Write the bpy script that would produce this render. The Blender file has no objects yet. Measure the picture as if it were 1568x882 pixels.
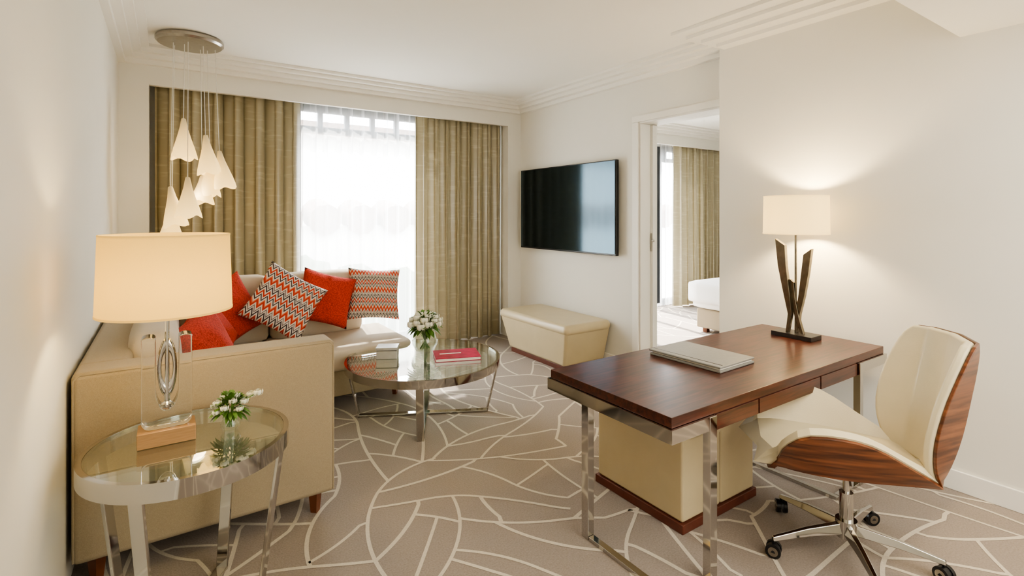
import bpy, bmesh, math, random
from mathutils import Vector, Matrix, Euler
random.seed(7)
scene = bpy.context.scene

# ---------------------------------------------------------------- helpers
def lin(c):
    c = c/255.0
    return c/12.92 if c <= 0.04045 else ((c+0.055)/1.055)**2.4
def rgb(r, g, b):
    return (lin(r), lin(g), lin(b), 1.0)

def newmat(name):
    m = bpy.data.materials.new(name); m.use_nodes = True
    nt = m.node_tree
    b = nt.nodes.get("Principled BSDF")
    return m, nt, b
def L(nt, a, b): nt.links.new(a, b)

def coords(nt, scale=(1,1,1), rot=(0,0,0), kind='Object'):
    tc = nt.nodes.new('ShaderNodeTexCoord'); mp = nt.nodes.new('ShaderNodeMapping')
    mp.inputs['Scale'].default_value = scale; mp.inputs['Rotation'].default_value = rot
    L(nt, tc.outputs[kind], mp.inputs['Vector'])
    return mp.outputs['Vector']

def pm(name, col, rough=0.5, metal=0.0, noise=0.0, nscale=20, bump=0.0, bscale=200, spec=None, sheen=0, coat=0, stretch=(1,1,1)):
    m, nt, b = newmat(name)
    b.inputs['Base Color'].default_value = col
    b.inputs['Roughness'].default_value = rough
    b.inputs['Metallic'].default_value = metal
    if spec is not None: b.inputs['Specular IOR Level'].default_value = spec
    if sheen: b.inputs['Sheen Weight'].default_value = sheen
    if coat: b.inputs['Coat Weight'].default_value = coat
    v = coords(nt, stretch)
    if noise > 0:
        n = nt.nodes.new('ShaderNodeTexNoise'); n.inputs['Scale'].default_value = nscale; n.inputs['Detail'].default_value = 4
        L(nt, v, n.inputs['Vector'])
        r = nt.nodes.new('ShaderNodeValToRGB')
        r.color_ramp.elements[0].position = 0.3; r.color_ramp.elements[1].position = 0.7
        r.color_ramp.elements[0].color = tuple(c*(1-noise) for c in col[:3])+(1,)
        r.color_ramp.elements[1].color = tuple(min(1, c*(1+noise)) for c in col[:3])+(1,)
        L(nt, n.outputs['Fac'], r.inputs['Fac']); L(nt, r.outputs['Color'], b.inputs['Base Color'])
    if bump > 0:
        n2 = nt.nodes.new('ShaderNodeTexNoise'); n2.inputs['Scale'].default_value = bscale; n2.inputs['Detail'].default_value = 2
        L(nt, v, n2.inputs['Vector'])
        bp = nt.nodes.new('ShaderNodeBump'); bp.inputs['Strength'].default_value = bump; bp.inputs['Distance'].default_value = 0.004
        L(nt, n2.outputs['Fac'], bp.inputs['Height']); L(nt, bp.outputs['Normal'], b.inputs['Normal'])
    return m

# ---------------------------------------------------------------- materials
m_wall = pm('wall_paint', rgb(230,227,217), 0.85, noise=0.01, nscale=2, bump=0.05, bscale=300)
m_ceil = pm('ceiling_paint', rgb(240,237,228), 0.9, noise=0.01, nscale=2)
m_trim = pm('trim_paint', rgb(239,236,227), 0.5, noise=0.01, nscale=3)
m_chrome = pm('polished_chrome', rgb(198,196,192), 0.07, 1.0, noise=0.02, nscale=6)
m_nickel = pm('brushed_nickel', rgb(165,160,152), 0.25, 1.0, noise=0.08, nscale=40)
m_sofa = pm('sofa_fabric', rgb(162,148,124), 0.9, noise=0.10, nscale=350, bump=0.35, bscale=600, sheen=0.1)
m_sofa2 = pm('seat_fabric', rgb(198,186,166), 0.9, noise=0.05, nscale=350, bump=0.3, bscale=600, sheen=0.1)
m_leather = pm('cream_leather', rgb(194,179,145), 0.33, noise=0.03, nscale=8, bump=0.12, bscale=250)
m_leather2 = pm('ivory_leather', rgb(215,203,172), 0.33, noise=0.03, nscale=8, bump=0.1, bscale=250)
m_plinth = pm('plinth_wood', rgb(96,50,36), 0.4, noise=0.15, nscale=20)
m_footwood = pm('foot_wood', rgb(110,62,38), 0.35, noise=0.2, nscale=15)
m_black = pm('black_plastic', rgb(18,18,20), 0.3, noise=0.05, nscale=10)
m_screen = pm('tv_glass', rgb(6,10,14), 0.10, noise=0.05, nscale=3, spec=1.0)
m_screen.node_tree.nodes['Principled BSDF'].inputs['Specular Tint'].default_value = (0.50,0.80,1,1)
m_frame = pm('window_frame_paint', rgb(42,48,56), 0.4, noise=0.04, nscale=10)
m_bronze = pm('bronze', rgb(128,120,106), 0.25, 1.0, noise=0.2, nscale=30)
m_darkbase = pm('dark_base', rgb(42,38,36), 0.3, noise=0.1, nscale=30)
m_copper = pm('blond_veneer', rgb(176,138,98), 0.25, 0.2, noise=0.10, nscale=20, stretch=(1,1,10))
m_red = pm('red_fabric', rgb(178,56,40), 0.95, noise=0.40, nscale=110, bump=0.8, bscale=150)
m_graybook = pm('grey_leatherette', rgb(138,137,132), 0.5, noise=0.04, nscale=50, bump=0.1)
m_silver = pm('silver_box', rgb(200,200,196), 0.3, 0.6, noise=0.05, nscale=20)
m_paper = pm('paper', rgb(240,236,225), 0.8, noise=0.03, nscale=60)
m_pink = pm('pink_cover', rgb(182,40,80), 0.35, noise=0.3, nscale=18)
m_green = pm('leaf_green', rgb(84,120,52), 0.5, noise=0.3, nscale=40)
m_petal = pm('white_petal', rgb(240,239,220), 0.6, noise=0.03, nscale=30)
m_linen = pm('bed_linen', rgb(242,241,238), 0.8, noise=0.02, nscale=6, bump=0.1, bscale=40)
m_facade = pm('render_facade', rgb(228,226,221), 0.9, noise=0.06, nscale=1.2)
m_roof = pm('clay_roof', rgb(130,112,102), 0.9, noise=0.2, nscale=8)
m_tree = pm('tree_leaves', rgb(54,76,46), 0.9, noise=0.4, nscale=6)
m_ground = pm('paving', rgb(160,156,150), 0.9, noise=0.1, nscale=3)
m_cord = pm('white_cord', rgb(225,222,214), 0.5, noise=0.02, nscale=30)
m_line = pm('cream_pile', rgb(202,192,175), 0.95, noise=0.07, nscale=120, bump=0.4, bscale=120)
m_carpet = pm('carpet_pile', rgb(146,134,123), 0.95, noise=0.14, nscale=130, bump=0.5, bscale=130, sheen=0.1)

def wood(name, c1, c2, rough, st, scale=3.0, coat=0.0, dist=0.7, rot=(0,0,0)):
    m, nt, b = newmat(name)
    v = coords(nt, st, rot)
    n = nt.nodes.new('ShaderNodeTexNoise'); n.inputs['Scale'].default_value = scale; n.inputs['Detail'].default_value = 7
    n.inputs['Distortion'].default_value = dist
    L(nt, v, n.inputs['Vector'])
    r = nt.nodes.new('ShaderNodeValToRGB')
    r.color_ramp.elements[0].position = 0.35; r.color_ramp.elements[1].position = 0.68
    r.color_ramp.elements[0].color = c1; r.color_ramp.elements[1].color = c2
    L(nt, n.outputs['Fac'], r.inputs['Fac']); L(nt, r.outputs['Color'], b.inputs['Base Color'])
    b.inputs['Roughness'].default_value = rough
    b.inputs['Coat Weight'].default_value = coat
    b.inputs['Coat Roughness'].default_value = 0.15
    return m
m_wenge = wood('wenge_veneer', rgb(50,23,17), rgb(90,46,34), 0.3, (1,14,14), 4.0, 0.2)
m_walnut = wood('walnut_veneer', rgb(74,38,22), rgb(136,82,50), 0.3, (1.2,1.2,16), 3.0, 0.15, 0.25, (0.15,0.0,0))

# drapery
m_drape, nt, b = newmat('drape_silk')
v = coords(nt, (5, 5, 32))
n1 = nt.nodes.new('ShaderNodeTexNoise'); n1.inputs['Scale'].default_value = 1.2; n1.inputs['Detail'].default_value = 1.5
L(nt, v, n1.inputs['Vector'])
r1 = nt.nodes.new('ShaderNodeValToRGB'); r1.color_ramp.elements[0].color = rgb(160,150,121); r1.color_ramp.elements[1].color = rgb(182,173,144)
r1.color_ramp.elements[0].position = 0.55; r1.color_ramp.elements[1].position = 0.80
L(nt, n1.outputs['Fac'], r1.inputs['Fac']); L(nt, r1.outputs['Color'], b.inputs['Base Color'])
b.inputs['Roughness'].default_value = 0.32; b.inputs['Specular IOR Level'].default_value = 1.0
tl = nt.nodes.new('ShaderNodeBsdfTranslucent'); L(nt, r1.outputs['Color'], tl.inputs['Color'])
ms = nt.nodes.new('ShaderNodeMixShader'); ms.inputs[0].default_value = 0.05
out = nt.nodes['Material Output']; L(nt, b.outputs[0], ms.inputs[1]); L(nt, tl.outputs[0], ms.inputs[2]); L(nt, ms.outputs[0], out.inputs[0])

# sheer
m_sheer, nt, b = newmat('sheer_voile')
nt.nodes.remove(b)
out = nt.nodes['Material Output']
tr = nt.nodes.new('ShaderNodeBsdfTransparent'); tl = nt.nodes.new('ShaderNodeBsdfTranslucent'); df = nt.nodes.new('ShaderNodeBsdfDiffuse')
tl.inputs['Color'].default_value = (0.90,0.92,0.94,1); df.inputs['Color'].default_value = (0.9,0.9,0.9,1)
m1 = nt.nodes.new('ShaderNodeMixShader'); m1.inputs[0].default_value = 0.40
L(nt, tl.outputs[0], m1.inputs[1]); L(nt, df.outputs[0], m1.inputs[2])
m2 = nt.nodes.new('ShaderNodeMixShader')
lw_ = nt.nodes.new('ShaderNodeLayerWeight'); lw_.inputs['Blend'].default_value = 0.5
mr = nt.nodes.new('ShaderNodeMapRange'); mr.inputs['To Min'].default_value = 0.42; mr.inputs['To Max'].default_value = 0.92
L(nt, lw_.outputs['Facing'], mr.inputs['Value']); L(nt, mr.outputs['Result'], m2.inputs[0])
L(nt, tr.outputs[0], m2.inputs[1]); L(nt, m1.outputs[0], m2.inputs[2]); L(nt, m2.outputs[0], out.inputs[0])

# flat glass (table tops)
def flatglass(name, tint, base, power=4.0):
    m, nt, b = newmat(name); nt.nodes.remove(b); out = nt.nodes['Material Output']
    tr = nt.nodes.new('ShaderNodeBsdfTransparent'); tr.inputs['Color'].default_value = tint
    gl = nt.nodes.new('ShaderNodeBsdfGlossy'); gl.inputs['Roughness'].default_value = 0.015; gl.inputs['Color'].default_value = (1,1,1,1)
    lw = nt.nodes.new('ShaderNodeLayerWeight'); lw.inputs['Blend'].default_value = 0.5
    pw = nt.nodes.new('ShaderNodeMath'); pw.operation = 'POWER'; pw.inputs[1].default_value = power; L(nt, lw.outputs['Facing'], pw.inputs[0])
    mu = nt.nodes.new('ShaderNodeMath'); mu.operation = 'MULTIPLY_ADD'; mu.inputs[1].default_value = 1-base; mu.inputs[2].default_value = base; mu.use_clamp = True
    L(nt, pw.outputs[0], mu.inputs[0])
    mi = nt.nodes.new('ShaderNodeMixShader'); L(nt, mu.outputs[0], mi.inputs[0]); L(nt, tr.outputs[0], mi.inputs[1]); L(nt, gl.outputs[0], mi.inputs[2])
    L(nt, mi.outputs[0], out.inputs[0]); return m
m_glass = flatglass('table_glass', (0.89,0.95,0.92,1), 0.12, 3.0)
m_vase = flatglass('vase_glass', (0.93,0.96,0.94,1), 0.05)
m_crystal, nt, b = newmat('crystal')
b.inputs['Base Color'].default_value = (0.97,0.98,0.97,1); b.inputs['Transmission Weight'].default_value = 1; b.inputs['Roughness'].default_value = 0.01; b.inputs['IOR'].default_value = 1.55

# lit lampshade
def shade_mat(name, col, emi, s_top, s_bot, trans=0.35):
    m, nt, b = newmat(name); nt.nodes.remove(b); out = nt.nodes['Material Output']
    v = coords(nt, (1,1,1)); n = nt.nodes.new('ShaderNodeTexNoise'); n.inputs['Scale'].default_value = 400
    L(nt, v, n.inputs['Vector'])
    r = nt.nodes.new('ShaderNodeValToRGB'); r.color_ramp.elements[0].color = tuple(c*0.9 for c in col[:3])+(1,); r.color_ramp.elements[1].color = col
    L(nt, n.outputs['Fac'], r.inputs['Fac'])
    d = nt.nodes.new('ShaderNodeBsdfDiffuse'); t = nt.nodes.new('ShaderNodeBsdfTranslucent')
    L(nt, r.outputs['Color'], d.inputs['Color']); L(nt, r.outputs['Color'], t.inputs['Color'])
    mi = nt.nodes.new('ShaderNodeMixShader'); mi.inputs[0].default_value = trans
    L(nt, d.outputs[0], mi.inputs[1]); L(nt, t.outputs[0], mi.inputs[2])
    e = nt.nodes.new('ShaderNodeEmission'); e.inputs['Color'].default_value = emi
    tc = nt.nodes.new('ShaderNodeTexCoord'); sp = nt.nodes.new('ShaderNodeSeparateXYZ'); L(nt, tc.outputs['Generated'], sp.inputs[0])
    mr = nt.nodes.new('ShaderNodeMapRange'); mr.inputs['To Min'].default_value = s_bot; mr.inputs['To Max'].default_value = s_top
    L(nt, sp.outputs['Z'], mr.inputs['Value']); L(nt, mr.outputs['Result'], e.inputs['Strength'])
    a = nt.nodes.new('ShaderNodeAddShader'); L(nt, mi.outputs[0], a.inputs[0]); L(nt, e.outputs[0], a.inputs[1])
    L(nt, a.outputs[0], out.inputs[0]); return m
m_shade = shade_mat('cream_lampshade', rgb(224,204,144), rgb(255,218,128), 0.22, 0.30, 0.5)
m_shade2 = shade_mat('white_lampshade', rgb(236,226,196), rgb(255,224,156), 0.45, 0.45, 0.5)
m_pend = shade_mat('opal_glass', rgb(222,213,188), rgb(255,214,132), 0.06, 0.95)

# zigzag fabric
def zigmat(name, amp, slope, period, rot=0.0):
    m_zig, nt, b = newmat(name)
    tc = nt.nodes.new('ShaderNodeTexCoord'); sp = nt.nodes.new('ShaderNodeSeparateXYZ'); L(nt, tc.outputs['Object'], sp.inputs[0])
    def MA(op, a, bb):
        n = nt.nodes.new('ShaderNodeMath'); n.operation = op
        for i, x in enumerate((a, bb)):
            if x is None: continue
            if isinstance(x, (int, float)): n.inputs[i].default_value = x
            else: L(nt, x, n.inputs[i])
        return n.outputs[0]
    zz = MA('PINGPONG', sp.outputs['X'], amp)
    yy = MA('ADD', sp.outputs['Y'], MA('MULTIPLY', zz, slope))
    fr = MA('FRACT', MA('DIVIDE', MA('ADD', yy, 1.0), period), None)
    r1 = nt.nodes.new('ShaderNodeValToRGB'); cr = r1.color_ramp; cr.interpolation = 'CONSTANT'
    cream = rgb(212,203,186); cols = [(0,cream),(0.10,rgb(62,48,52)),(0.19,cream),(0.26,rgb(110,92,92)),(0.32,cream),(0.42,rgb(186,60,42)),(0.55,rgb(212,112,78)),(0.62,cream),(0.72,rgb(62,48,52)),(0.80,cream),(0.88,rgb(186,60,42))]
    cr.elements[0].position = 0; cr.elements[0].color = cream; cr.elements[1].position = cols[1][0]; cr.elements[1].color = cols[1][1]
    for p, c in cols[2:]:
        e = cr.elements.new(p); e.color = c
    L(nt, fr, r1.inputs['Fac']); L(nt, r1.outputs['Color'], b.inputs['Base Color']); b.inputs['Roughness'].default_value = 0.9
    return m_zig
m_zig = zigmat('zigzag_fabric', 0.023, 2.0, 0.20)
m_zig2 = zigmat('flame_stripe_fabric', 0.014, 2.6, 0.16)

# ---------------------------------------------------------------- geometry helpers
def group(name, loc):
    e = bpy.data.objects.new(name, None); e.location = loc; e.empty_display_size = 0.1
    scene.collection.objects.link(e); return e

def finish(name, me, mats, parent=None, smooth=False):
    ob = bpy.data.objects.new(name, me); scene.collection.objects.link(ob)
    if not isinstance(mats, (list, tuple)): mats = [mats]
    for m in mats: me.materials.append(m)
    if smooth:
        for p in me.polygons: p.use_smooth = True
    if parent:
        ob.parent = parent; ob.matrix_parent_inverse = Matrix.Translation(-Vector(parent.location))
    return ob

def mesh(name, verts, faces, mat, parent=None, smooth=False):
    me = bpy.data.meshes.new(name); me.from_pydata([tuple(v) for v in verts], [], faces)
    bm = bmesh.new(); bm.from_mesh(me); bmesh.ops.recalc_face_normals(bm, faces=bm.faces); bm.to_mesh(me); bm.free()
    return finish(name, me, mat, parent, smooth)

def bevel(ob, w, seg=3):
    m = ob.modifiers.new('bevel', 'BEVEL'); m.width = w; m.segments = seg; m.limit_method = 'ANGLE'; m.harden_normals = True
    for p in ob.data.polygons: p.use_smooth = True
    return ob

def boxes(name, lst, mat, parent=None, bev=0, seg=3):
    vs, fs = [], []
    for (x0,x1,y0,y1,z0,z1) in lst:
        o = len(vs)
        vs += [(x0,y0,z0),(x1,y0,z0),(x1,y1,z0),(x0,y1,z0),(x0,y0,z1),(x1,y0,z1),(x1,y1,z1),(x0,y1,z1)]
        fs += [[o+i for i in f] for f in ((0,3,2,1),(4,5,6,7),(0,1,5,4),(1,2,6,5),(2,3,7,6),(3,0,4,7))]
    me = bpy.data.meshes.new(name); me.from_pydata(vs, [], fs)
    ob = finish(name, me, mat, parent)
    if bev: bevel(ob, bev, seg)
    return ob
def box(name, x0,x1,y0,y1,z0,z1, mat, parent=None, bev=0, seg=3):
    return boxes(name, [(x0,x1,y0,y1,z0,z1)], mat, parent, bev, seg)

def bar(name, p0, p1, w, t, wdir, mat, parent=None, bev=0.003):
    """flat bar: w along wdir, t perpendicular"""
    p0, p1 = Vector(p0), Vector(p1); a = (p1-p0).normalized(); wd = Vector(wdir); wd = (wd - a*wd.dot(a)).normalized(); td = a.cross(wd)
    vs = []
    for p in (p0, p1):
        for s, q in ((-1,-1),(1,-1),(1,1),(-1,1)):
            vs.append(p + wd*s*w/2 + td*q*t/2)
    ob = mesh(name, vs, [(0,3,2,1),(4,5,6,7),(0,1,5,4),(1,2,6,5),(2,3,7,6),(3,0,4,7)], mat, parent)
    if bev: bevel(ob, bev, 2)
    return ob

def lathe(name, prof, c, mat, parent=None, seg=48, smooth=True, closed=False, tilt=None, squash=(1,1), lobe=None):
    vs, fs = [], []; n = len(prof)
    rot = Euler(tilt).to_matrix() if tilt else None
    for i in range(seg):
        a = 2*math.pi*i/seg
        for r, z in prof:
            q = r; zz_ = z
            if lobe:
                k, am, ph, zm = lobe; t = min(1, abs(z)/zm)**2
                q = r*(1+am*t*math.cos(k*(a+ph))); zz_ = z - 0.012*t*math.cos(k*(a+ph))
            p = Vector((q*math.cos(a)*squash[0], q*math.sin(a)*squash[1], zz_))
            if rot: p = rot @ p
            vs.append(p + Vector(c))
    rng = n if closed else n-1
    for i in range(seg):
        j = (i+1) % seg
        for k in range(rng):
            k2 = (k+1) % n
            fs.append((i*n+k, j*n+k, j*n+k2, i*n+k2))
    ob = mesh(name, vs, fs, mat, parent, smooth)
    bm = bmesh.new(); bm.from_mesh(ob.data); bmesh.ops.remove_doubles(bm, verts=bm.verts, dist=1e-5)
    bmesh.ops.recalc_face_normals(bm, faces=bm.faces); bm.to_mesh(ob.data); bm.free()
    if smooth:
        ob.data.set_sharp_from_angle(angle=math.radians(40))
    return ob

def cyl(name, p0, p1, r, mat, parent=None, seg=20, r2=None):
    p0, p1 = Vector(p0), Vector(p1); a = (p1-p0).normalized()
    u = a.orthogonal().normalized(); w = a.cross(u); r2 = r if r2 is None else r2
    vs = []
    for p, rr in ((p0, r), (p1, r2)):
        for i in range(seg):
            t = 2*math.pi*i/seg; vs.append(p + (u*math.cos(t)+w*math.sin(t))*rr)
    fs = [(i, (i+1)%seg, seg+(i+1)%seg, seg+i) for i in range(seg)] + [tuple(range(seg)), tuple(range(seg, 2*seg))]
    ob = mesh(name, vs, fs, mat, parent, True); ob.data.set_sharp_from_angle(angle=math.radians(40)); return ob

def tube(name, pts, r, mat, parent=None):
    cu = bpy.data.curves.new(name, 'CURVE'); cu.dimensions = '3D'; cu.bevel_depth = r; cu.bevel_resolution = 2
    sp = cu.splines.new('POLY'); sp.points.add(len(pts)-1)
    for i, p in enumerate(pts): sp.points[i].co = (p[0], p[1], p[2], 1)
    cu.materials.append(mat)
    ob = bpy.data.objects.new(name, cu); scene.collection.objects.link(ob)
    if parent:
        ob.parent = parent; ob.matrix_parent_inverse = Matrix.Translation(-Vector(parent.location))
    return ob

def extrude_poly(name, pts, y0, y1, mat, parent=None, bev=0, map3=None):
    """pts in (a,b) plane; map3(a,b,t)->world"""
    n = len(pts); f3 = map3 or (lambda a, b_, t: (a, t, b_))
    vs = [f3(a, b_, y0) for a, b_ in pts] + [f3(a, b_, y1) for a, b_ in pts]
    fs = [tuple(range(n)), tuple(range(n, 2*n))] + [(i, (i+1)%n, n+(i+1)%n, n+i) for i in range(n)]
    ob = mesh(name, vs, fs, mat, parent)
    if bev: bevel(ob, bev, 3)
    return ob

def soft_box(name, x0,x1,y0,y1,z0,z1, mat, parent=None, puff=(0,0,0.02), bev=0.03, cuts=10):
    bm = bmesh.new(); bmesh.ops.create_cube(bm, size=2)
    bmesh.ops.subdivide_edges(bm, edges=bm.edges[:], cuts=cuts, use_grid_fill=True)
    hx, hy, hz = (x1-x0)/2, (y1-y0)/2, (z1-z0)/2; cx, cy, cz = (x0+x1)/2, (y0+y1)/2, (z0+z1)/2
    for v in bm.verts:
        x, y, z = v.co
        px, py, pz = x*hx, y*hy, z*hz
        r = min(bev, hx, hy, hz)
        inner = Vector((max(-hx+r, min(hx-r, px)), max(-hy+r, min(hy-r, py)), max(-hz+r, min(hz-r, pz))))
        d = Vector((px, py, pz)) - inner
        q = inner + (d.normalized()*r if d.length > 1e-6 else Vector((0,0,0))) if (abs(px)>hx-r or abs(py)>hy-r or abs(pz)>hz-r) else Vector((px,py,pz))
        q.x += puff[0]*x*(1-y*y)*(1-z*z); q.y += puff[1]*y*(1-x*x)*(1-z*z); q.z += puff[2]*z*(1-x*x)*(1-y*y)
        v.co = q + Vector((cx, cy, cz))
    me = bpy.data.meshes.new(name); bm.to_mesh(me); bm.free()
    ob = finish(name, me, mat, parent, True)
    return ob

def pillow(name, c, size, thick, mat, normal, roll, parent=None):
    n = 18; vs, fs = [], []
    for s in (1, -1):
        for i in range(n+1):
            for j in range(n+1):
                u = -1+2*i/n; v = -1+2*j/n
                x = size/2*u*(1-0.09*(1-v*v)); y = size/2*v*(1-0.09*(1-u*u))
                z = s*thick/2*(max(0,(1-u*u)*(1-v*v)))**0.42
                z += 0.006*math.sin(7*u+3*v)*(1-u*u)*(1-v*v)
                vs.append((x, y, z))
    m = (n+1)*(n+1)
    for s in (0, 1):
        for i in range(n):
            for j in range(n):
                a = s*m+i*(n+1)+j
                fs.append((a, a+1, a+n+2, a+n+1))
    me = bpy.data.meshes.new(name); me.from_pydata(vs, [], fs)
    bm = bmesh.new(); bm.from_mesh(me); bmesh.ops.remove_doubles(bm, verts=bm.verts, dist=1e-4); bmesh.ops.recalc_face_normals(bm, faces=bm.faces); bm.to_mesh(me); bm.free()
    ob = finish(name, me, mat, None, True)
    nz = Vector(normal).normalized(); up = Vector((0,0,1)); xd = up.cross(nz).normalized(); yd = nz.cross(xd)
    R = Matrix((xd, yd, nz)).transposed() @ Matrix.Rotation(roll, 3, 'Z')
    ob.matrix_world = Matrix.Translation(Vector(c)) @ R.to_4x4()
    return ob

def curtain(name, x0, x1, y, z0, z1, folds, amp, mat, parent=None, seed=1):
    rnd = random.Random(seed); n = folds*18; rows = 16; vs, fs = [], []
    ph = [rnd.uniform(-0.6, 0.6) for _ in range(folds+2)]; am = [rnd.uniform(0.55, 1.1) for _ in range(folds+2)]
    for j in range(rows+1):
        t = j/rows; z = z0+(z1-z0)*t
        for i in range(n+1):
            s = i/n; f = s*folds; k = int(f); fr_ = f-k
            a = am[k]*(1-fr_)+am[k+1]*fr_; p = ph[k]*(1-fr_)+ph[k+1]*fr_
            g = 1.0 - 0.25*t
            yy = y + amp*a*g*math.sin(2*math.pi*f+p+0.25*math.sin(3*t+k)) + amp*0.2*math.sin(4*math.pi*f+2*p)
            xx = x0+(x1-x0)*s + amp*0.35*math.sin(4*math.pi*f+1.2+p)*(1-0.3*t)
            vs.append((xx, yy, z))
    for j in range(rows):
        for i in range(n):
            a = j*(n+1)+i; fs.append((a, a+1, a+n+2, a+n+1))
    me = bpy.data.meshes.new(name); me.from_pydata(vs, [], fs)
    return finish(name, me, mat, parent, True)

# ---------------------------------------------------------------- room shell
CE = 2.87
box('floor', -0.5, 8.95, -1.75, 5.75, -0.12, 0.0, m_carpet)
box('ceiling', -0.5, 8.95, -1.75, 5.75, CE, CE+0.12, m_ceil)
box('ceiling_lowered', -0.33, 3.56, -1.6, 0.944, 2.458, CE, m_ceil)
box('wall_left', -0.48, -0.33, -1.75, 5.75, 0, CE, m_wall)
box('wall_front', -0.33, 3.56, -1.75, -1.6, 0, CE, m_wall)
WT = 5.57
boxes('wall_back', [(-0.33,-0.127,5.24,5.72,0,CE), (3.47,3.66,5.24,5.72,0,CE), (-0.127,3.47,5.24,5.29,2.582,CE),
                    (-0.127,1.06,WT,5.72,0,CE), (2.75,3.47,WT,5.72,0,CE), (1.06,2.75,WT,5.72,2.66,CE), (1.06,2.75,WT,5.72,0,0.06)], m_wall)
boxes('wall_right', [(3.66,3.88,3.30,5.72,0,CE), (3.66,3.88,2.40,3.30,2.36,CE), (3.56,3.88,-1.75,2.40,0,CE)], m_wall)
boxes('wall_bedroom', [(3.88,4.05,5.24,5.72,0,CE), (8.5,8.8,5.24,5.72,0,CE), (4.05,8.5,5.24,5.29,2.582,CE),
                       (4.05,8.5,WT,5.72,2.62,CE), (7.6,8.5,WT,5.72,0,2.62), (8.8,8.95,0.8,5.75,0,CE), (3.88,8.8,0.8,0.95,0,CE)], m_wall)

# woven-in carpet line network: branching, curving lines that end in T-junctions
def carpet_lines():
    rnd = random.Random(21)
    X0, X1, Y0, Y1 = -0.32, 8.7, -0.9, 5.5
    cell = 0.1; grid = {}; lines = []
    def near(p, rad, skip=None):
        gx, gy = int(p[0]//cell), int(p[1]//cell); k = int(rad//cell)+1; best = None
        for i in range(gx-k, gx+k+1):
            for j in range(gy-k, gy+k+1):
                for q in grid.get((i,j), ()):
                    if skip is not None and q[2] == skip: continue
                    d = math.hypot(q[0]-p[0], q[1]-p[1])
                    if d < rad and (best is None or d < best[0]): best = (d, q)
        return best
    def walk(p, h, maxlen, kink, start_clear=0.10):
        pts = [p]; step = 0.03; c = rnd.uniform(-1.6,1.6); run = rnd.uniform(0.2,0.7); L_ = 0; hit = False
        while L_ < maxlen:
            h += c*step; run -= step
            if run < 0:
                c = rnd.uniform(-2.0,2.0); run = rnd.uniform(0.15,0.6)
                if rnd.random() < kink: h += rnd.choice((-1,1))*rnd.uniform(0.3,0.9)
            p = (p[0]+math.cos(h)*step, p[1]+math.sin(h)*step); L_ += step
            if not (X0 < p[0] < X1 and Y0 < p[1] < Y1): pts.append(p); break
            if L_ > start_clear:
                nb = near(p, 0.032)
                if nb: pts.append((nb[1][0], nb[1][1])); hit = True; break
            elif L_ > 0.06 and near(p, 0.025): return None, False
            pts.append(p)
        return pts, hit
    def commit(pts):
        idx = len(lines); lines.append(pts)
        for i, p in enumerate(pts):
            a = pts[max(0,i-1)]; b_ = pts[min(len(pts)-1,i+1)]
            grid.setdefault((int(p[0]//cell), int(p[1]//cell)), []).append((p[0], p[1], idx, math.atan2(b_[1]-a[1], b_[0]-a[0])))
    for (x,y,h) in ((0.6,-0.8,1.3),(2.2,-0.8,1.9),(-0.3,1.6,0.35),(3.5,0.4,2.5),(-0.3,3.4,-0.2),(2.6,5.4,-1.8),(5.0,-0.8,1.4),(8.6,2.0,2.9),(6.8,5.4,-1.7),(8.6,4.0,3.3)):
        pts, _ = walk((x,y), h, 6.0, 0.25)
        if pts: commit(pts)
    tries = 0
    while tries < 5200 and len(lines) < 620:
        tries += 1
        ln = rnd.choice(lines); i = rnd.randrange(len(ln))
        p = ln[i]; q = ln[min(i+1, len(ln)-1)]; 
        if p == q: continue
        h = math.atan2(q[1]-p[1], q[0]-p[0]) + rnd.choice((-1,1))*rnd.uniform(0.6,1.7)
        t1 = (p[0]+math.cos(h)*0.14, p[1]+math.sin(h)*0.14)
        if near(t1, 0.085): continue
        t2 = (p[0]+math.cos(h)*0.28, p[1]+math.sin(h)*0.28)
        if near(t2, 0.10) and rnd.random() < 0.8: continue
        pts, hit = walk(p, h, rnd.uniform(0.8, 2.6), 0.2)
        if not pts or len(pts) < 8: continue
        close = sum(1 for r_ in pts[6:-3] if near(r_, 0.065))
        if close > 0.15*len(pts): continue
        if not hit and rnd.random() < 0.5: continue
        commit(pts)
    vs, fs = [], []
    for k, pts in enumerate(lines):
        w = 0.0088*rnd.uniform(0.85,1.15); o = len(vs); z = 0.0010+0.00001*(k % 40)
        for i, p in enumerate(pts):
            a = pts[max(0,i-1)]; b_ = pts[min(len(pts)-1,i+1)]; h = math.atan2(b_[1]-a[1], b_[0]-a[0])
            nx, ny = -math.sin(h)*w, math.cos(h)*w
            vs += [(p[0]+nx, p[1]+ny, z), (p[0]-nx, p[1]-ny, z)]
        for i in range(len(pts)-1): fs.append((o+2*i, o+2*i+1, o+2*i+3, o+2*i+2))
    me = bpy.data.meshes.new('carpet_line_pattern'); me.from_pydata(vs, [], fs)
    return finish('carpet_line_pattern', me, m_line, bpy.data.objects['floor'])
carpet_lines()

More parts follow.
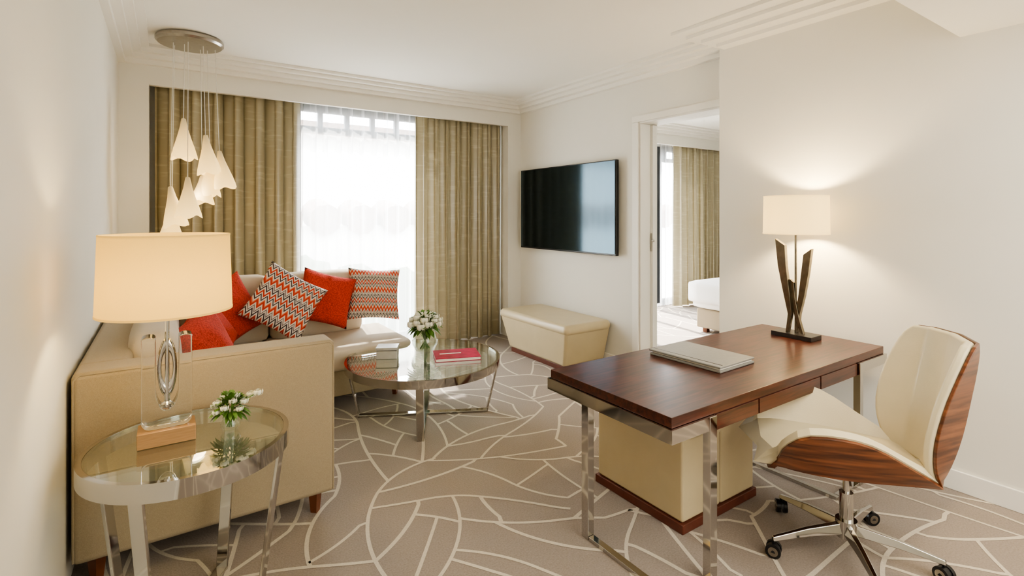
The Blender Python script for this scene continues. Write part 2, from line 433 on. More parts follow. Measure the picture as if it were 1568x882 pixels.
# cornices
steps = [(0.21,2.846),(0.155,2.815),(0.10,2.780),(0.045,2.740)]
def cor(e): return [(d,z+e) for d,z in steps]
boxes('trim_1', [(-0.33,3.66,5.24-d,5.24,z,CE) for d,z in cor(0)], m_trim)
boxes('trim_2', [(3.66-d,3.66,2.40,5.24,z,CE) for d,z in cor(.0006)], m_trim)
boxes('trim_3', [(-0.33,-0.33+d,0.944,5.24,z,CE) for d,z in cor(.0006)], m_trim)
boxes('trim_4', [(3.56-d,3.60,0.944,2.40+e,z,CE) for d,z,e in ((0.40,2.846,0.14),(0.30,2.820,0.08),(0.20,2.794,0.02),(0.10,2.768,-0.04))], m_trim)
boxes('trim_5', [(3.88,8.8,5.24-d,5.24,z,CE) for d,z in cor(0)], m_trim)
# baseboards
box('baseboard_left', -0.33, -0.315, -1.6, 2.5, 0, 0.11, m_trim, bev=0.004)
boxes('baseboard_right', [(3.545,3.56,-1.6,2.40,0,0.11), (3.645,3.66,3.38,5.24,0,0.11)], m_trim, bev=0.004)
box('baseboard_front', -0.315, 3.545, -1.6, -1.585, 0, 0.11, m_trim, bev=0.004)
# door casing and jamb
boxes('trim_6', [(3.64,3.659,3.305,3.375,0,2.358), (3.638,3.659,2.405,3.377,2.36,2.415)], m_trim)
boxes('trim_7', [(3.657,3.885,3.285,3.299,0,2.344), (3.656,3.886,2.40,3.300,2.345,2.359)], m_trim)
g = group('door_1', (3.80, 3.27, 0))
box('panel', 3.79, 3.835, 3.255, 3.284, 0.01, 2.34, m_trim, g, 0.003)
box('pull', 3.783, 3.79, 3.262, 3.278, 1.15, 1.32, m_nickel, g, 0.002)
cyl('latch', (3.775,3.262,1.25),(3.80,3.250,1.25),0.012,m_nickel,g)

# windows
def window(name, x0, x1, z0, z1, cols, transom):
    g = group(name, ((x0+x1)/2, 5.62, z0)); fw = 0.085; y0, y1 = 5.60, 5.67; L_ = []
    L_ += [(x0,x0+fw,y0,y1,z0,z1),(x1-fw,x1,y0,y1,z0,z1),(x0,x1,y0+.001,y1,z1-fw,z1),(x0,x1,y0+.001,y1,z0,z0+fw),(x0,x1,y0+.002,y1,transom,transom+0.06)]
    for i in range(1, cols):
        x = x0+(x1-x0)*i/cols; L_.append((x-0.035,x+0.035,y0+.003,y1,z0,z1))
    n = int((x1-x0)/0.25)
    for i in range(1, n):
        x = x0+(x1-x0)*i/n; L_.append((x-0.025,x+0.025,y0+0.01,y1-0.01,transom,z1))
    boxes('frame', L_, m_frame, g)
    return g
window('window_1', 1.06, 2.75, 0.06, 2.66, 1, 2.36)
window('window_2', 4.05, 7.6, 0.02, 2.62, 4, 2.36)

# curtains
curtain('curtain', -0.10, 1.08, 5.375, 0.015, 2.70, 7, 0.060, m_drape, seed=3)
curtain('curtain', 2.31, 3.44, 5.375, 0.015, 2.70, 8, 0.060, m_drape, seed=5)
curtain('sheer_curtain', 1.00, 2.42, 5.515, 0.02, 2.72, 11, 0.026, m_sheer, seed=9)
curtain('curtain', 6.78, 8.3, 5.375, 0.015, 2.70, 9, 0.060, m_drape, seed=6)
curtain('sheer_curtain', 6.44, 6.90, 5.515, 0.02, 2.72, 5, 0.024, m_sheer, seed=11)
box('trim_8', 6.33, 6.43, 5.38, 5.43, 0.10, 2.56, m_frame, bev=0.004)

# ---------------------------------------------------------------- exterior
g = group('building', (2, 14, -3))
boxes('facade', [(-8,16,14,14.4,-4,3.6)], m_facade, g)
boxes('recesses', [(x,x+1.3,13.93,14.0,-0.6,1.3) for x in (-5,-2,1,4,7,10)], m_ground, g)
boxes('eaves', [(-8.2,16.2,13.5,14.6,3.6,3.85)], m_roof, g)
g = group('roof_terrace', (1.5, 9, 0))
boxes('parapet', [(-6,16,9,9.3,-4,1.30)], m_facade, g)
for i in range(30):
    x = -4+i*0.62
    cyl('roof_tile', (x,8.85,1.40),(x,9.5,1.52),0.27,m_roof,g,10)
g = group('tree', (2.6, 8, -2))
cyl('trunk', (2.6,8,-4),(2.6,8,-0.2),0.12,m_footwood,g,8)
for i in range(20):
    c = Vector((2.6+random.uniform(-1.5,1.2), 8+random.uniform(-.3,.3), -0.1+random.uniform(-.8,.6)))
    bm = bmesh.new(); bmesh.ops.create_icosphere(bm, subdivisions=3, radius=0.42)
    for v in bm.verts: v.co = v.co*(1+random.uniform(-.18,.18)) + c
    me = bpy.data.meshes.new('foliage'); bm.to_mesh(me); bm.free(); finish('foliage', me, m_tree, g)
box('ground', -30, 40, 5.8, 40, -4.2, -4.0, m_ground)

# ---------------------------------------------------------------- sectional sofa
g = group('sectional_sofa', (0.3, 3.9, 0))
SX = -0.315
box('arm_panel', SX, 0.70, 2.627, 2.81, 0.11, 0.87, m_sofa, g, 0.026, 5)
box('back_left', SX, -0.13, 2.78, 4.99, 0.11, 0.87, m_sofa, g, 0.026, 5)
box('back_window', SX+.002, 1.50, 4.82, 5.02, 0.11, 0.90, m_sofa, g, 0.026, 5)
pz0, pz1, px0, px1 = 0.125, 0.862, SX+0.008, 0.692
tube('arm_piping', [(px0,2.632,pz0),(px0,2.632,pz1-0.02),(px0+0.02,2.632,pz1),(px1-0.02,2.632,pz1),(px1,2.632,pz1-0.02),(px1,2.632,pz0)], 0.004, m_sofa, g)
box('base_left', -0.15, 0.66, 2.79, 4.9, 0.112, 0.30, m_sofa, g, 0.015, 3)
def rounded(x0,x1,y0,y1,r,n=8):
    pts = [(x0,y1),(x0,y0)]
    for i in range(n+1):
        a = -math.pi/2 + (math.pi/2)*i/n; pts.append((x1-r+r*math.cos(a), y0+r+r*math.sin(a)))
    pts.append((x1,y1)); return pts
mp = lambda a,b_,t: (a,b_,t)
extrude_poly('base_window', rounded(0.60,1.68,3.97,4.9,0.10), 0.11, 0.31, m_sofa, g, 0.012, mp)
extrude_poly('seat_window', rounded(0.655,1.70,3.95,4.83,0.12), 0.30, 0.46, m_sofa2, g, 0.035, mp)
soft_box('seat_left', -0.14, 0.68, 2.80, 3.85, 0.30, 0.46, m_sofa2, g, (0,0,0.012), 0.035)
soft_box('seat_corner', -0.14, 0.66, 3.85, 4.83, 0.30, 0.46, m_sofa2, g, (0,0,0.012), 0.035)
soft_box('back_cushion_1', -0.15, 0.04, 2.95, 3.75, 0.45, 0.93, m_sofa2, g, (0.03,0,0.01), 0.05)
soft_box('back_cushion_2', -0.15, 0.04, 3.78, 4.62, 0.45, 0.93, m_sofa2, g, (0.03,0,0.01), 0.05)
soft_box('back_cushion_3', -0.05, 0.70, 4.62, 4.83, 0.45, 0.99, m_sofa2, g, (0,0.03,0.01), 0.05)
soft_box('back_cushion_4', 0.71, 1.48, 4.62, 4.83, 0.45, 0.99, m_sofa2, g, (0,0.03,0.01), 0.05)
for i,(x,y) in enumerate(((0.62,2.70),(-0.24,2.70),(1.58,4.10),(1.40,4.92),(-0.24,4.9))):
    lathe('foot_%d'%(i+1), [(0,0),(0.022,0),(0.034,0.112),(0,0.112)], (x,y,0), m_footwood, g, 4, False)

# scatter pillows
pillow('throw_pillow', (0.20,3.50,0.71), 0.46, 0.16, m_red, (0.80,-0.45,0.35), 0.25)
pillow('throw_pillow', (0.24,3.98,0.70), 0.44, 0.14, m_red, (0.75,-0.5,0.35), 0.5)
pillow('throw_pillow', (0.39,4.42,0.77), 0.47, 0.14, m_red, (0.45,-0.8,0.35), 0.35)
pillow('zigzag_pillow', (0.77,4.34,0.81), 0.50, 0.14, m_zig, (0.1,-0.9,0.4), -0.62)
pillow('throw_pillow', (1.11,4.47,0.79), 0.45, 0.14, m_red, (-0.05,-0.9,0.35), -0.30)
pillow('striped_pillow', (1.53,4.48,0.79), 0.46, 0.14, m_zig2, (-0.15,-0.9,0.3), -0.08)

# ---------------------------------------------------------------- round tables
def table(name, c, R, H, band, footr, ang0, bw):
    g = group(name, (c[0], c[1], 0)); cx, cy = c
    lathe('rim', [(R,H-band),(R,H),(R-0.018,H),(R-0.018,H-0.008),(R-0.026,H-0.008),(R-0.026,H-band)], (cx,cy,0), m_chrome, g, 96, True, True)
    lathe('glass_top', [(0,H-0.010),(R-0.019,H-0.010),(R-0.019,H-0.001),(0,H-0.001)], (cx,cy,0), m_glass, g, 96, True)
    for i in range(4):
        a = math.radians(ang0+90*i); d = Vector((math.cos(a), math.sin(a), 0)); t = Vector((-d.y, d.x, 0))
        o = Vector((cx, cy, 0))
        bar('leg_%d'%(i+1), o+d*(R-0.012)+Vector((0,0,H-band+0.01)), o+d*footr+Vector((0,0,0.0)), bw, 0.014, t, m_chrome, g)
    for i in range(2):
        a = math.radians(ang0+90*i); d = Vector((math.cos(a), math.sin(a), 0)); o = Vector((cx, cy, 0.009+0.001*i))
        bar('floor_bar_%d'%(i+1), o+d*footr, o-d*footr, bw, 0.014, (-d.y,d.x,0), m_chrome, g)
    return g
table('coffee_table', (1.60,3.56), 0.57, 0.43, 0.055, 0.47, -117, 0.05)
table('side_table', (0.075,2.265), 0.335, 0.66, 0.062, 0.24, -119, 0.045)

# ---------------------------------------------------------------- flowers
def bloom(vs, fs, c, r, rnd):
    c = Vector(c)
    for k in range(14):
        lay = k/13; rad = r*(0.25+0.75*lay); a0 = k*2.4; width = 1.1; hgt = 0.9-0.55*lay
        o = len(vs); n = 5
        for i in range(n+1):
            for j in range(n+1):
                a = a0+width*(i/n-0.5); th = -0.9+ (hgt+0.9)*(j/n)*1.15
                rr = rad*(1+0.18*lay*(j/n)**2) * (1-0.10*abs(i/n-0.5)*2*(j/n))
                p = Vector((math.cos(a)*math.cos(th)*rr, math.sin(a)*math.cos(th)*rr, math.sin(th)*rr*0.9+ 0.02*r))
                vs.append(c+p)
        for i in range(n):
            for j in range(n):
                q = o+i*(n+1)+j; fs.append((q,q+1,q+n+2,q+n+1))
def leaf(vs, fs, c, d, l, w):
    d = Vector(d).normalized(); s = d.cross(Vector((0,0,1)))
    if s.length < 0.1: s = Vector((1,0,0))
    s.normalize(); up = s.cross(d); o = len(vs); c = Vector(c); n = 6
    for i in range(n+1):
        t = i/n; ww = w*math.sin(math.pi*min(1, t*0.97+0.02))**0.8; droop = -0.25*l*t*t
        for k in (-1, 0, 1):
            vs.append(c+d*l*t+s*ww*k*0.5+up*(abs(k)*ww*0.2)+Vector((0,0,droop)))
    for i in range(n):
        for k in range(2):
            q = o+i*3+k; fs.append((q,q+1,q+4,q+3))
def bouquet(name, c, vr, vh, fr_, nb, br, lift, stray=None, nleaf=60):
    g = group(name, c); rnd = random.Random(name); cx, cy, cz = c
    lathe('vase', [(0,0.003),(vr*0.7,0.003),(vr*0.98,vh*0.35),(vr,vh*0.55),(vr*0.72,vh*0.9),(vr*0.8,vh),(vr*0.76,vh),(vr*0.68,vh*0.9),(vr*0.95,vh*0.55),(vr*0.92,vh*0.35),(vr*0.64,0.012),(0,0.012)], c, m_vase, g, 40)
    vs, fs = [], []; lv, lf = [], []; C = Vector((cx, cy, cz+lift))
    for i in range(nb):
        ph = i*2.39996; t = (i+0.5)/nb; th = math.pi/2-1.55*math.sqrt(t)
        d = Vector((math.cos(ph)*math.cos(th), math.sin(ph)*math.cos(th), math.sin(th)*0.8))
        bloom(vs, fs, C+d*fr_, br*rnd.uniform(0.85,1.1), rnd)
        cyl('stem', C+d*fr_*0.8, (cx-d.x*vr*0.4, cy-d.y*vr*0.4, cz+0.015), 0.0022, m_green, g, 6)
    for i in range(nleaf):
        ph = rnd.uniform(0, 6.28); th = rnd.uniform(-0.5, 1.3)
        d = Vector((math.cos(ph)*math.cos(th), math.sin(ph)*math.cos(th), math.sin(th)))
        leaf(lv, lf, C+d*fr_*0.55, d, fr_*rnd.uniform(0.6,0.85), br*1.0)
    if stray:
        for s in stray: bloom(vs, fs, C+Vector(s), br*1.25, rnd); cyl('stem', C+Vector(s), C, 0.002, m_green, g, 6)
    mesh('blooms', vs, fs, m_petal, g, True); mesh('leaves', lv, lf, m_green, g, True)
    return g
bouquet('rose_bouquet', (1.68,3.72,0.430), 0.10, 0.15, 0.110, 22, 0.038, 0.20, nleaf=100)
bouquet('small_posy', (0.205,2.27,0.660), 0.036, 0.05, 0.060, 13, 0.015, 0.085, stray=[(0.095,-0.01,0.045),(0.075,0.03,0.03)], nleaf=120)

# coffee table objects
g = group('magazine', (1.80,3.42,0.43))
def rbox(name, c, sx, sy, z0, z1, ang, mat, parent, bev=0.002):
    ob = box(name, -sx/2, sx/2, -sy/2, sy/2, z0, z1, mat, None, bev, 2)
    M_ = Matrix.Translation((c[0],c[1],0)) @ Matrix.Rotation(ang, 4, 'Z')
    ob.data.transform(M_)
    ob.parent = parent; ob.matrix_parent_inverse = Matrix.Translation(-Vector(parent.location)); return ob
rbox('pages', (1.80,3.42), 0.325, 0.235, 0.4325, 0.452, -0.35, m_paper, g)
rbox('cover', (1.80,3.42), 0.335, 0.245, 0.452, 0.457, -0.35, m_pink, g)
rbox('back_cover', (1.80,3.42), 0.335, 0.245, 0.4300, 0.4325, -0.35, m_pink, g)
rbox('label', (1.76,3.44), 0.16, 0.02, 0.457, 0.4577, -0.35, m_paper, g, 0)
g = group('trinket_box', (1.37,3.70,0.43))
rbox('body', (1.37,3.70), 0.15, 0.12, 0.430, 0.490, -0.5, m_silver, g, 0.003)
rbox('lid', (1.37,3.70), 0.16, 0.13, 0.494, 0.516, -0.5, m_silver, g, 0.004)
rbox('insert', (1.37,3.70), 0.145, 0.115, 0.489, 0.495, -0.5, m_darkbase, g, 0)

# ---------------------------------------------------------------- table lamp (side table)
lx, ly, lz = 0.0, 2.30, 0.66
g = group('table_lamp', (lx, ly, lz))
box('base', lx-0.09, lx+0.09, ly-0.055, ly+0.055, lz, lz+0.055, m_copper, g, 0.003, 2)
z0, z1 = lz+0.057, lz+0.385
def roundrect_U():
    w = 0.078; pts = []
    r = 0.03
    for i in range(9):
        a = math.pi + (math.pi/2)*i/8; pts.append((lx-w+r+r*math.cos(a), z0+r+r*math.sin(a)))
    for i in range(9):
        a = -math.pi/2+(math.pi/2)*i/8; pts.append((lx+w-r+r*math.cos(a), z0+r+r*math.sin(a)))
    rr = 0.021
    for i in range(9):
        a = (math.pi)*i/8; pts.append((lx+w-rr+rr*math.cos(a), z1+rr*0.4*math.sin(a)))
    iw = w-2*rr; zb = z0+0.10
    for i in range(1,16):
        a = -(math.pi)*i/16; pts.append((lx+iw*math.cos(a), zb+0.05+0.085*math.sin(a)))
    for i in range(9):
        a = (math.pi)*i/8; pts.append((lx-w+rr+rr*math.cos(a), z1+rr*0.4*math.sin(a)))
    return pts
extrude_poly('crystal_body', roundrect_U(), ly-0.036, ly+0.036, m_crystal, g, 0.007)
lathe('inner_loop', [(0.024+0.007*math.cos(a),0.007*math.sin(a)) for a in [2*math.pi*i/10 for i in range(10)]], (lx,ly,lz+0.27), m_chrome, g, 32, True, True, tilt=(math.pi/2,0,0), squash=(1,3.6))
cyl('stem', (lx,ly,lz+0.13),(lx,ly,lz+0.74),0.0075,m_chrome,g)
lathe('collar', [(0,0),(0.02,0),(0.02,0.012),(0.009,0.02),(0.009,0.05),(0,0.05)], (lx,ly,lz+0.125), m_chrome, g, 24)
def shade(zb, zt, rb, rt, c, mat, parent):
    t = 0.003
    lathe('shade', [(rb,zb),(rt,zt),(rt-t,zt),(rb-t,zb)], (c[0],c[1],0), mat, parent, 72, True, True)
    lathe('shade_trim_top', [(rt+0.001,zt-0.006),(rt+0.001,zt+0.001),(rt-t-0.001,zt+0.001),(rt-t-0.001,zt-0.006)], (c[0],c[1],0), mat, parent, 72, True, True)
    lathe('shade_trim_bottom', [(rb+0.001,zb-0.001),(rb+0.001,zb+0.006),(rb-t-0.001,zb+0.006),(rb-t-0.001,zb-0.001)], (c[0],c[1],0), mat, parent, 72, True, True)
    for i in range(3):
        a = i*2.094+0.3; cyl('spider_%d'%(i+1), (c[0],c[1],zt-0.03),(c[0]+rt*math.cos(a)*0.985,c[1]+rt*math.sin(a)*0.985,zt-0.012),0.002,m_chrome,parent,6)
    lathe('bulb', [(0,zt-0.15),(0.013,zt-0.15),(0.015,zt-0.12),(0.03,zt-0.08),(0.028,zt-0.055),(0.012,zt-0.035),(0,zt-0.032)], (c[0],c[1],0), m_shade2, parent, 20)
shade(1.14, 1.425, 0.214, 0.205, (lx,ly), m_shade, g)

def point(name, loc, power, col, r=0.03):
    l = bpy.data.lights.new(name, 'POINT'); l.energy = power; l.color = col; l.shadow_soft_size = r
    o = bpy.data.objects.new(name, l); o.location = loc; scene.collection.objects.link(o); return o
point('table_lamp_bulb_light', (lx, ly-0.045, 1.26), 6.0, (1.0,0.77,0.40), 0.04)

# ---------------------------------------------------------------- pendant cluster
pc = Vector((0.15, 4.72, CE)); g = group('pendant_chandelier', tuple(pc))
lathe('canopy', [(0,CE-0.001),(0.22,CE-0.001),(0.23,CE-0.012),(0.23,CE-0.035),(0.215,CE-0.050),(0,CE-0.050)], (pc.x,pc.y,0), m_nickel, g, 64)
pends = [(-0.045,0.00,2.24,0.31),(0.10,-0.03,2.12,0.30),(0.20,0.04,2.01,0.30),(0.085,0.10,1.81,0.22),(-0.02,-0.10,1.78,0.30),(-0.13,0.0,1.71,0.30),(-0.12,0.09,1.58,0.30),(0.14,0.10,1.93,0.28)]
for i,(dx,dy,zt,h) in enumerate(pends):
    x, y = pc.x+dx, pc.y+dy
    cyl('cord_%d'%(i+1), (pc.x+dx*0.85,pc.y+dy*0.85,CE-0.05),(x,y,zt-0.01),0.0026,m_cord,g,6)
    q = h/0.3
    pr = [(0.004,0.004),(0.015,0),(0.021,-0.03*q),(0.030,-0.08*q),(0.049,-0.15*q),(0.070,-0.22*q),(0.082,-0.27*q),(0.086,-h),(0.082,-h),(0.078,-0.268*q),(0.065,-0.217*q),(0.045,-0.147*q),(0.026,-0.08*q),(0.017,-0.03*q),(0.003,-0.012)]
    lathe('bell_shade_%d'%(i+1), pr, (x,y,zt), m_pend, g, 48, tilt=(random.uniform(-.14,.14),random.uniform(-.16,.16),0), lobe=(4,0.10,random.uniform(0,1.5),h))
point('pendant_light', (pc.x+0.03, pc.y-0.02, 1.66), 2, (1.0,0.8,0.55), 0.08)

# ---------------------------------------------------------------- TV
g = group('television', (3.6, 4.33, 1.56))
box('housing', 3.585, 3.625, 3.53, 5.13, 1.095, 2.03, m_black, g, 0.006, 3)
box('screen', 3.580, 3.590, 3.54, 5.12, 1.112, 2.02, m_screen, g, 0.002, 2)
box('wall_bracket', 3.62, 3.66, 4.05, 4.65, 1.35, 1.80, m_black, g, 0.004, 2)

# ---------------------------------------------------------------- ottoman bench (flared)
def frustum(name, x0,x1, yb0,yb1, yt0,yt1, z0, z1, mat, parent, bev, xb=0):
    vs = [(x0+xb,yb0,z0),(x1,yb0,z0),(x1,yb1,z0),(x0+xb,yb1,z0),(x0,yt0,z1),(x1,yt0,z1),(x1,yt1,z1),(x0,yt1,z1)]
    return bevel(mesh(name, vs, [(0,3,2,1),(4,5,6,7),(0,1,5,4),(1,2,6,5),(2,3,7,6),(3,0,4,7)], mat, parent), bev, 5)
g = group('ottoman_bench', (3.33, 4.2, 0))
frustum('body', 3.055,3.635, 3.74,4.68, 3.64,4.79, 0.045, 0.42, m_leather, g, 0.03, 0.06)
frustum('seat_pad', 3.05,3.64, 3.635,4.795, 3.635,4.795, 0.36, 0.46, m_leather, g, 0.048)
box('plinth', 3.13, 3.62, 3.76, 4.66, 0.0, 0.047, m_plinth, g, 0.004, 2)

# pouf under the desk
g = group('cube_pouf', (2.3,1.83,0))
boxes('panels', [(2.005,2.300,1.545,2.115,0.045,0.45),(2.302,2.595,1.545,2.115,0.045,0.45)], m_leather, g, 0.014, 4)
soft_box('seat_pad', 2.005, 2.595, 1.545, 2.115, 0.40, 0.47, m_leather, g, (0,0,0.01), 0.02)
box('plinth', 1.995, 2.605, 1.535, 2.125, 0.0, 0.045, m_plinth, g, 0.004, 2)

# ---------------------------------------------------------------- desk
g = group('writing_desk', (2.56,1.65,0)); DZ = 0.72
DX0, DX1, DY0, DY1 = 1.60, 3.51, 1.283, 2.027
box('top', DX0, DX1, DY0, DY1, DZ-0.042, DZ, m_wenge, g, 0.002, 2)
box('apron', 1.875, 3.165, DY0+0.004, DY1-0.03, DZ-0.115, DZ-0.043, m_wenge, g, 0.002, 2)
boxes('drawer_fronts', [(1.88,2.19,DY0-0.002,DY0+0.01,DZ-0.112,DZ-0.046),(2.20,2.75,DY0-0.002,DY0+0.01,DZ-0.112,DZ-0.046),(2.76,3.16,DY0-0.002,DY0+0.01,DZ-0.112,DZ-0.046)], m_wenge, g, 0.0015, 2)
fz0, fz1 = DZ-0.098, DZ-0.043
boxes('steel_frame', [(DX0-0.012,DX0+0.03,DY0-0.012,DY1+0.01,fz0,fz1),(DX0+0.029,1.865,DY0-0.0119,DY0+0.02,fz0,fz1),(DX0+0.029,1.90,DY1-0.03,DY1+0.0099,fz0,fz1),
                      (3.176,DX1-0.021,DY0-0.0119,DY0+0.02,fz0,fz1),(DX1-0.022,DX1+0.014,DY0-0.012,DY1+0.01,fz0,fz1)], m_chrome, g)
boxes('legs', [(1.603,1.640,1.755,1.80,0,fz0+0.003),(1.822,1.868,DY0-0.014,DY0+0.022,0,fz1-.001),(3.172,3.208,DY0-0.014,DY0+0.022,0,fz1-.001),(2.90,2.935,1.82,1.862,0,fz0)], m_chrome, g, 0.002, 2)
boxes('floor_bars', [(1.605,1.638,DY0-0.012,1.754,0,0.018),(1.639,1.82,DY0-0.012,DY0+0.018,0,0.018),(2.902,2.933,DY0-0.012,1.819,0,0.018),(2.934,3.170,DY0-0.012,DY0+0.018,0,0.018)], m_chrome, g, 0.002, 2)

g = group('document_folder', (2.39,1.725,DZ))
rbox('lower_cover', (2.39,1.725), 0.31, 0.43, DZ, DZ+0.012, 0.03, m_graybook, g, 0.004)
rbox('sheets', (2.392,1.725), 0.29, 0.41, DZ+0.011, DZ+0.022, 0.03, m_paper, g, 0.002)
rbox('upper_cover', (2.39,1.728), 0.315, 0.435, DZ+0.021, DZ+0.031, 0.035, m_graybook, g, 0.004)
rbox('stitching', (2.27,1.728), 0.004, 0.42, DZ+0.031, DZ+0.032, 0.035, m_darkbase, g, 0)

# ---------------------------------------------------------------- desk lamp
kx, ky = 3.31, 1.69
g = group('desk_lamp', (kx,ky,DZ))
box('base', kx-0.065, kx+0.065, ky-0.125, ky+0.125, DZ, DZ+0.028, m_darkbase, g, 0.002, 2)
def blade(name, pts, t, xo, tip):
    n = len(pts); vs, fs = [], []
    for i, (yo, z, w) in enumerate(pts):
        last = i == n-1
        for s in (-1,1):
            for q in (-1,1):
                vs.append((kx+xo+q*t/2, ky+yo+s*w/2 , z + (tip*s if last else 0)))
    for i in range(n-1):
        a = i*4; c = a+4
        fs += [(a,a+1,c+1,c),(a+1,a+3,c+3,c+1),(a+3,a+2,c+2,c+3),(a+2,a,c,c+2)]
    fs += [(0,1,3,2),(4*n-4,4*n-3,4*n-1,4*n-2)]
    return bevel(mesh(name, vs, fs, m_bronze, g), 0.002, 2)
b0 = DZ+0.026
blade('blade_1', [(0.040,b0,0.016),(0.022,b0+0.12,0.024),(0.045,b0+0.26,0.040),(0.072,b0+0.42,0.052),(0.085,b0+0.575,0.062)], 0.030, -0.018, 0.02)
blade('blade_2', [(-0.005,b0,0.016),(-0.012,b0+0.12,0.026),(-0.035,b0+0.24,0.036),(-0.055,b0+0.38,0.044),(-0.072,b0+0.52,0.050)], 0.030, 0.012, -0.02)
blade('blade_3', [(-0.045,b0,0.018),(-0.012,b0+0.10,0.026),(0.014,b0+0.22,0.030),(0.020,b0+0.33,0.024)], 0.024, 0.0, 0.01)
cyl('stem', (kx,ky,b0),(kx,ky,1.52),0.007,m_bronze,g)
shade(1.375, 1.615, 0.188, 0.184, (kx,ky), m_shade2, g)
point('desk_lamp_bulb_light', (kx+0.03, ky, 1.50), 36, (1.0,0.76,0.43), 0.04)

# ---------------------------------------------------------------- office chair
cc = Vector((2.52, 1.075, 0)); f = Vector((-0.66,0.75,0)).normalized()
s = Vector((-0.75,-0.66,0)).normalized()
g = group('office_chair', tuple(cc))
def cw(x, y, z): return cc + f*x + s*(y+0.03) + Vector((0,0,z))
def sheet(name, rows, mat, off, thick, bw=0.012):
    nr, nc = len(rows), len(rows[0]); vs = [cw(*p) for r in rows for p in r]; fs = []
    for i in range(nr-1):
        for j in range(nc-1):
            a = i*nc+j; fs.append((a, a+1, a+nc+1, a+nc))
    me = bpy.data.meshes.new(name); me.from_pydata([tuple(v) for v in vs], [], fs); me.update()
    ob = finish(name, me, mat, g, True)
    sd = ob.modifiers.new('s', 'SOLIDIFY'); sd.thickness = thick; sd.offset = off; sd.use_even_offset = True
    bv = ob.modifiers.new('b','BEVEL'); bv.width = bw; bv.segments = 4; bv.limit_method='ANGLE'; bv.angle_limit = math.radians(22); bv.harden_normals = True
    return ob
def interp(keys, n):
    out = []
    m = len(keys)-1
    for i in range(n+1):
        t = i/n*m; k = min(int(t), m-1); u = t-k
        p0 = keys[max(k-1,0)]; p1 = keys[k]; p2 = keys[k+1]; p3 = keys[min(k+2,m)]
        out.append(tuple(0.5*((2*b_)+(-a+c_)*u+(2*a-5*b_+4*c_-d_)*u*u+(-a+3*b_-3*c_+d_)*u**3) for a,b_,c_,d_ in zip(p0,p1,p2,p3)))
    return out
# x, ytop, ztop, ybend, zbend
SK = [(0.33,0.225,0.485,0.185,0.435),(0.32,0.285,0.560,0.205,0.455),(0.25,0.330,0.630,0.235,0.455),(0.12,0.330,0.635,0.240,0.445),(0.0,0.315,0.605,0.232,0.440),(-0.14,0.258,0.520,0.200,0.430),(-0.27,0.195,0.432,0.160,0.415)]
def seat_rows(e=0, dz=0):
    R = []
    for (x, yt, zt, yb, zb) in interp(SK, 14):
        h = []
        for sg in (-1,1):
            h.append([(x, sg*(yt+e), zt+dz), (x, sg*(yb+e), zb+dz), (x, sg*0.006, zb-0.006+dz)])
        R.append(h[0]+h[1][::-1])
    return R
# z, xc, ybend, ywing, fw
BK = [(0.425,-0.285,0.135,0.195,0.030),(0.50,-0.312,0.150,0.226,0.090),(0.60,-0.342,0.160,0.248,0.125),(0.72,-0.370,0.165,0.256,0.125),(0.84,-0.394,0.163,0.252,0.105),(0.935,-0.411,0.155,0.236,0.075),(0.980,-0.418,0.140,0.208,0.045)]
def back_rows(e=0, dx=0):
    R = []
    for (z, xc, yb, yw, fw) in interp(BK, 14):
        h = []; sh = -0.028*max(0, min(1, (z-0.45)/0.3))
        for sg in (-1,1):
            h.append([(xc+fw+dx, sg*(yw+e)+sh, z), (xc+dx, sg*(yb+e)+sh, z+0.004), (xc-0.016+dx, sg*0.005+sh, z+0.008)])
        R.append(h[0]+h[1][::-1])
    return R
sheet('seat_cushion', seat_rows(), m_leather2, 1, 0.034)
sheet('back_cushion', back_rows(), m_leather2, 1, 0.034)
sheet('seat_shell', seat_rows(0.007,-0.013), m_walnut, 1, 0.012, bw=0.003)
sheet('back_shell', back_rows(0.006,-0.014), m_walnut, 1, 0.012, bw=0.003)
cyl('swivel_plate', cw(0,0,0.375), cw(0,0,0.43), 0.10, m_nickel, g, 24)
cyl('gas_lift_outer', cw(0,0,0.13), cw(0,0,0.27), 0.027, m_chrome, g)
cyl('gas_lift_inner', cw(0,0,0.27), cw(0,0,0.40), 0.014, m_chrome, g)
cyl('hub', cw(0,0,0.075), cw(0,0,0.15), 0.042, m_chrome, g, 28)
cyl('lever', cw(0,0.02,0.38), cw(0.05,0.2,0.385), 0.005, m_chrome, g, 8)
hub = cw(0,0,0)
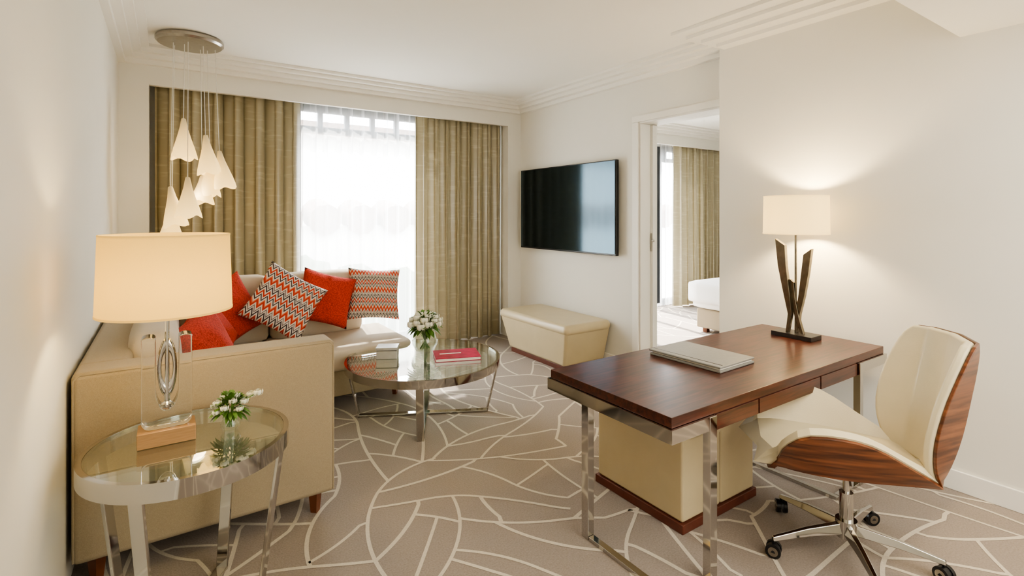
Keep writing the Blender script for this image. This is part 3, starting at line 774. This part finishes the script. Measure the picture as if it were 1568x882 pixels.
for i in range(5):
    a = math.radians(150-72*i); d = Vector((math.cos(a), math.sin(a), 0)); t = Vector((-d.y, d.x, 0))
    p0, p1 = hub+d*0.03+Vector((0,0,0.115)), hub+d*0.34+Vector((0,0,0.078))
    vs = []
    for p, w, h in ((p0,0.045,0.045),((p0+p1)/2+Vector((0,0,0.006)),0.034,0.032),(p1,0.026,0.018)):
        for q, r_ in ((-1,-1),(1,-1),(1,1),(-1,1)): vs.append(p+t*q*w/2*(1 if r_<0 else 0.55)+Vector((0,0,r_*h/2)))
    fs = [(0,3,2,1),(8,9,10,11)]
    for k in (0,4):
        for j in range(4): fs.append((k+j, k+(j+1)%4, k+4+(j+1)%4, k+4+j))
    bevel(mesh('base_leg_%d'%(i+1), vs, fs, m_chrome, g), 0.004, 3)
    tip = hub+d*0.335
    cyl('caster_pin_%d'%(i+1), tip+Vector((0,0,0.05)), tip+Vector((0,0,0.085)), 0.007, m_black, g, 10)
    w = (t*0.8+d*0.6).normalized(); cpt = tip+Vector((0,0,0.031))
    for q in (-1,1):
        cyl('caster_wheel_%d'%(i+1), cpt+w*q*0.008, cpt+w*q*0.024, 0.031, m_black, g, 24)
        cyl('caster_cap_%d'%(i+1), cpt+w*q*0.024, cpt+w*q*0.026, 0.02, m_nickel, g, 20)
    lathe('caster_hood_%d'%(i+1), [(0.028,-0.004),(0.025,0.014),(0.014,0.026),(0,0.030)], tuple(cpt), m_black, g, 20)

# ---------------------------------------------------------------- bed in the next room
g = group('bed', (6.6,3.3,0))
box('base', 5.62, 7.9, 2.35, 4.12, 0.06, 0.30, m_sofa, g, 0.02, 3)
soft_box('mattress', 5.58, 7.9, 2.30, 4.17, 0.30, 0.58, m_linen, g, (0,0,0.01), 0.06)
soft_box('duvet', 5.54, 7.5, 2.25, 4.22, 0.36, 0.66, m_linen, g, (0.01,0.01,0.03), 0.07)
soft_box('pillow_1', 7.35, 7.85, 3.3, 4.05, 0.64, 0.82, m_linen, g, (0,0,0.03), 0.07)
soft_box('pillow_2', 7.35, 7.85, 2.4, 3.2, 0.64, 0.82, m_linen, g, (0,0,0.03), 0.07)
box('headboard', 7.9, 8.0, 2.2, 4.3, 0.0, 1.25, m_leather, g, 0.02, 3)
for i,(x,y) in enumerate(((5.7,2.45),(5.7,4.03),(7.8,2.45),(7.8,4.03))):
    box('leg_%d'%(i+1), x-0.03, x+0.03, y-0.03, y+0.03, 0, 0.07, m_footwood, g, 0.002, 2)

# ---------------------------------------------------------------- lights
def area(name, loc, rot, sx, sy, power, col=(1,1,1)):
    l = bpy.data.lights.new(name, 'AREA'); l.shape = 'RECTANGLE'; l.size = sx; l.size_y = sy; l.energy = power; l.color = col
    o = bpy.data.objects.new(name, l); o.location = loc; o.rotation_euler = rot; scene.collection.objects.link(o); return o
sun = bpy.data.lights.new('sun', 'SUN'); sun.energy = 20; sun.angle = math.radians(1.0); sun.color = (1,0.94,0.85)
so = bpy.data.objects.new('sun', sun); so.rotation_euler = Vector((-0.12,-0.72,-0.95)).to_track_quat('-Z','Y').to_euler(); so.location = (3,12,9); scene.collection.objects.link(so)
area('fill_lowered_ceiling', (2.1,-0.3,2.44), (0,0,0), 2.0, 1.6, 32, (1.0,0.94,0.84))  # unseen fill light added to brighten the room; no fixture here
area('front_wall_fill', (2.1,-1.5,1.6), (math.radians(90),0,0), 2.2, 1.6, 28, (1.0,0.96,0.88))  # added soft fill behind the camera, an area lamp rather than real bounce

w = bpy.data.worlds.new('world'); scene.world = w; w.use_nodes = True
nt = w.node_tree; bg = nt.nodes['Background']
bg.inputs['Color'].default_value = (0.92,0.96,1.0,1); bg.inputs['Strength'].default_value = 14.0

# ---------------------------------------------------------------- camera
cam = bpy.data.cameras.new('camera'); cam.lens = 18.0; cam.sensor_width = 36.0; cam.shift_y = -0.0721; cam.clip_start = 0.02
co = bpy.data.objects.new('camera', cam); co.location = (0,0,1.5); co.rotation_euler = (math.radians(90),0,math.radians(-33.96))
scene.collection.objects.link(co); scene.camera = co
scene.view_settings.view_transform = 'AgX'
scene.view_settings.look = 'AgX - Medium High Contrast'
scene.view_settings.exposure = 0.58
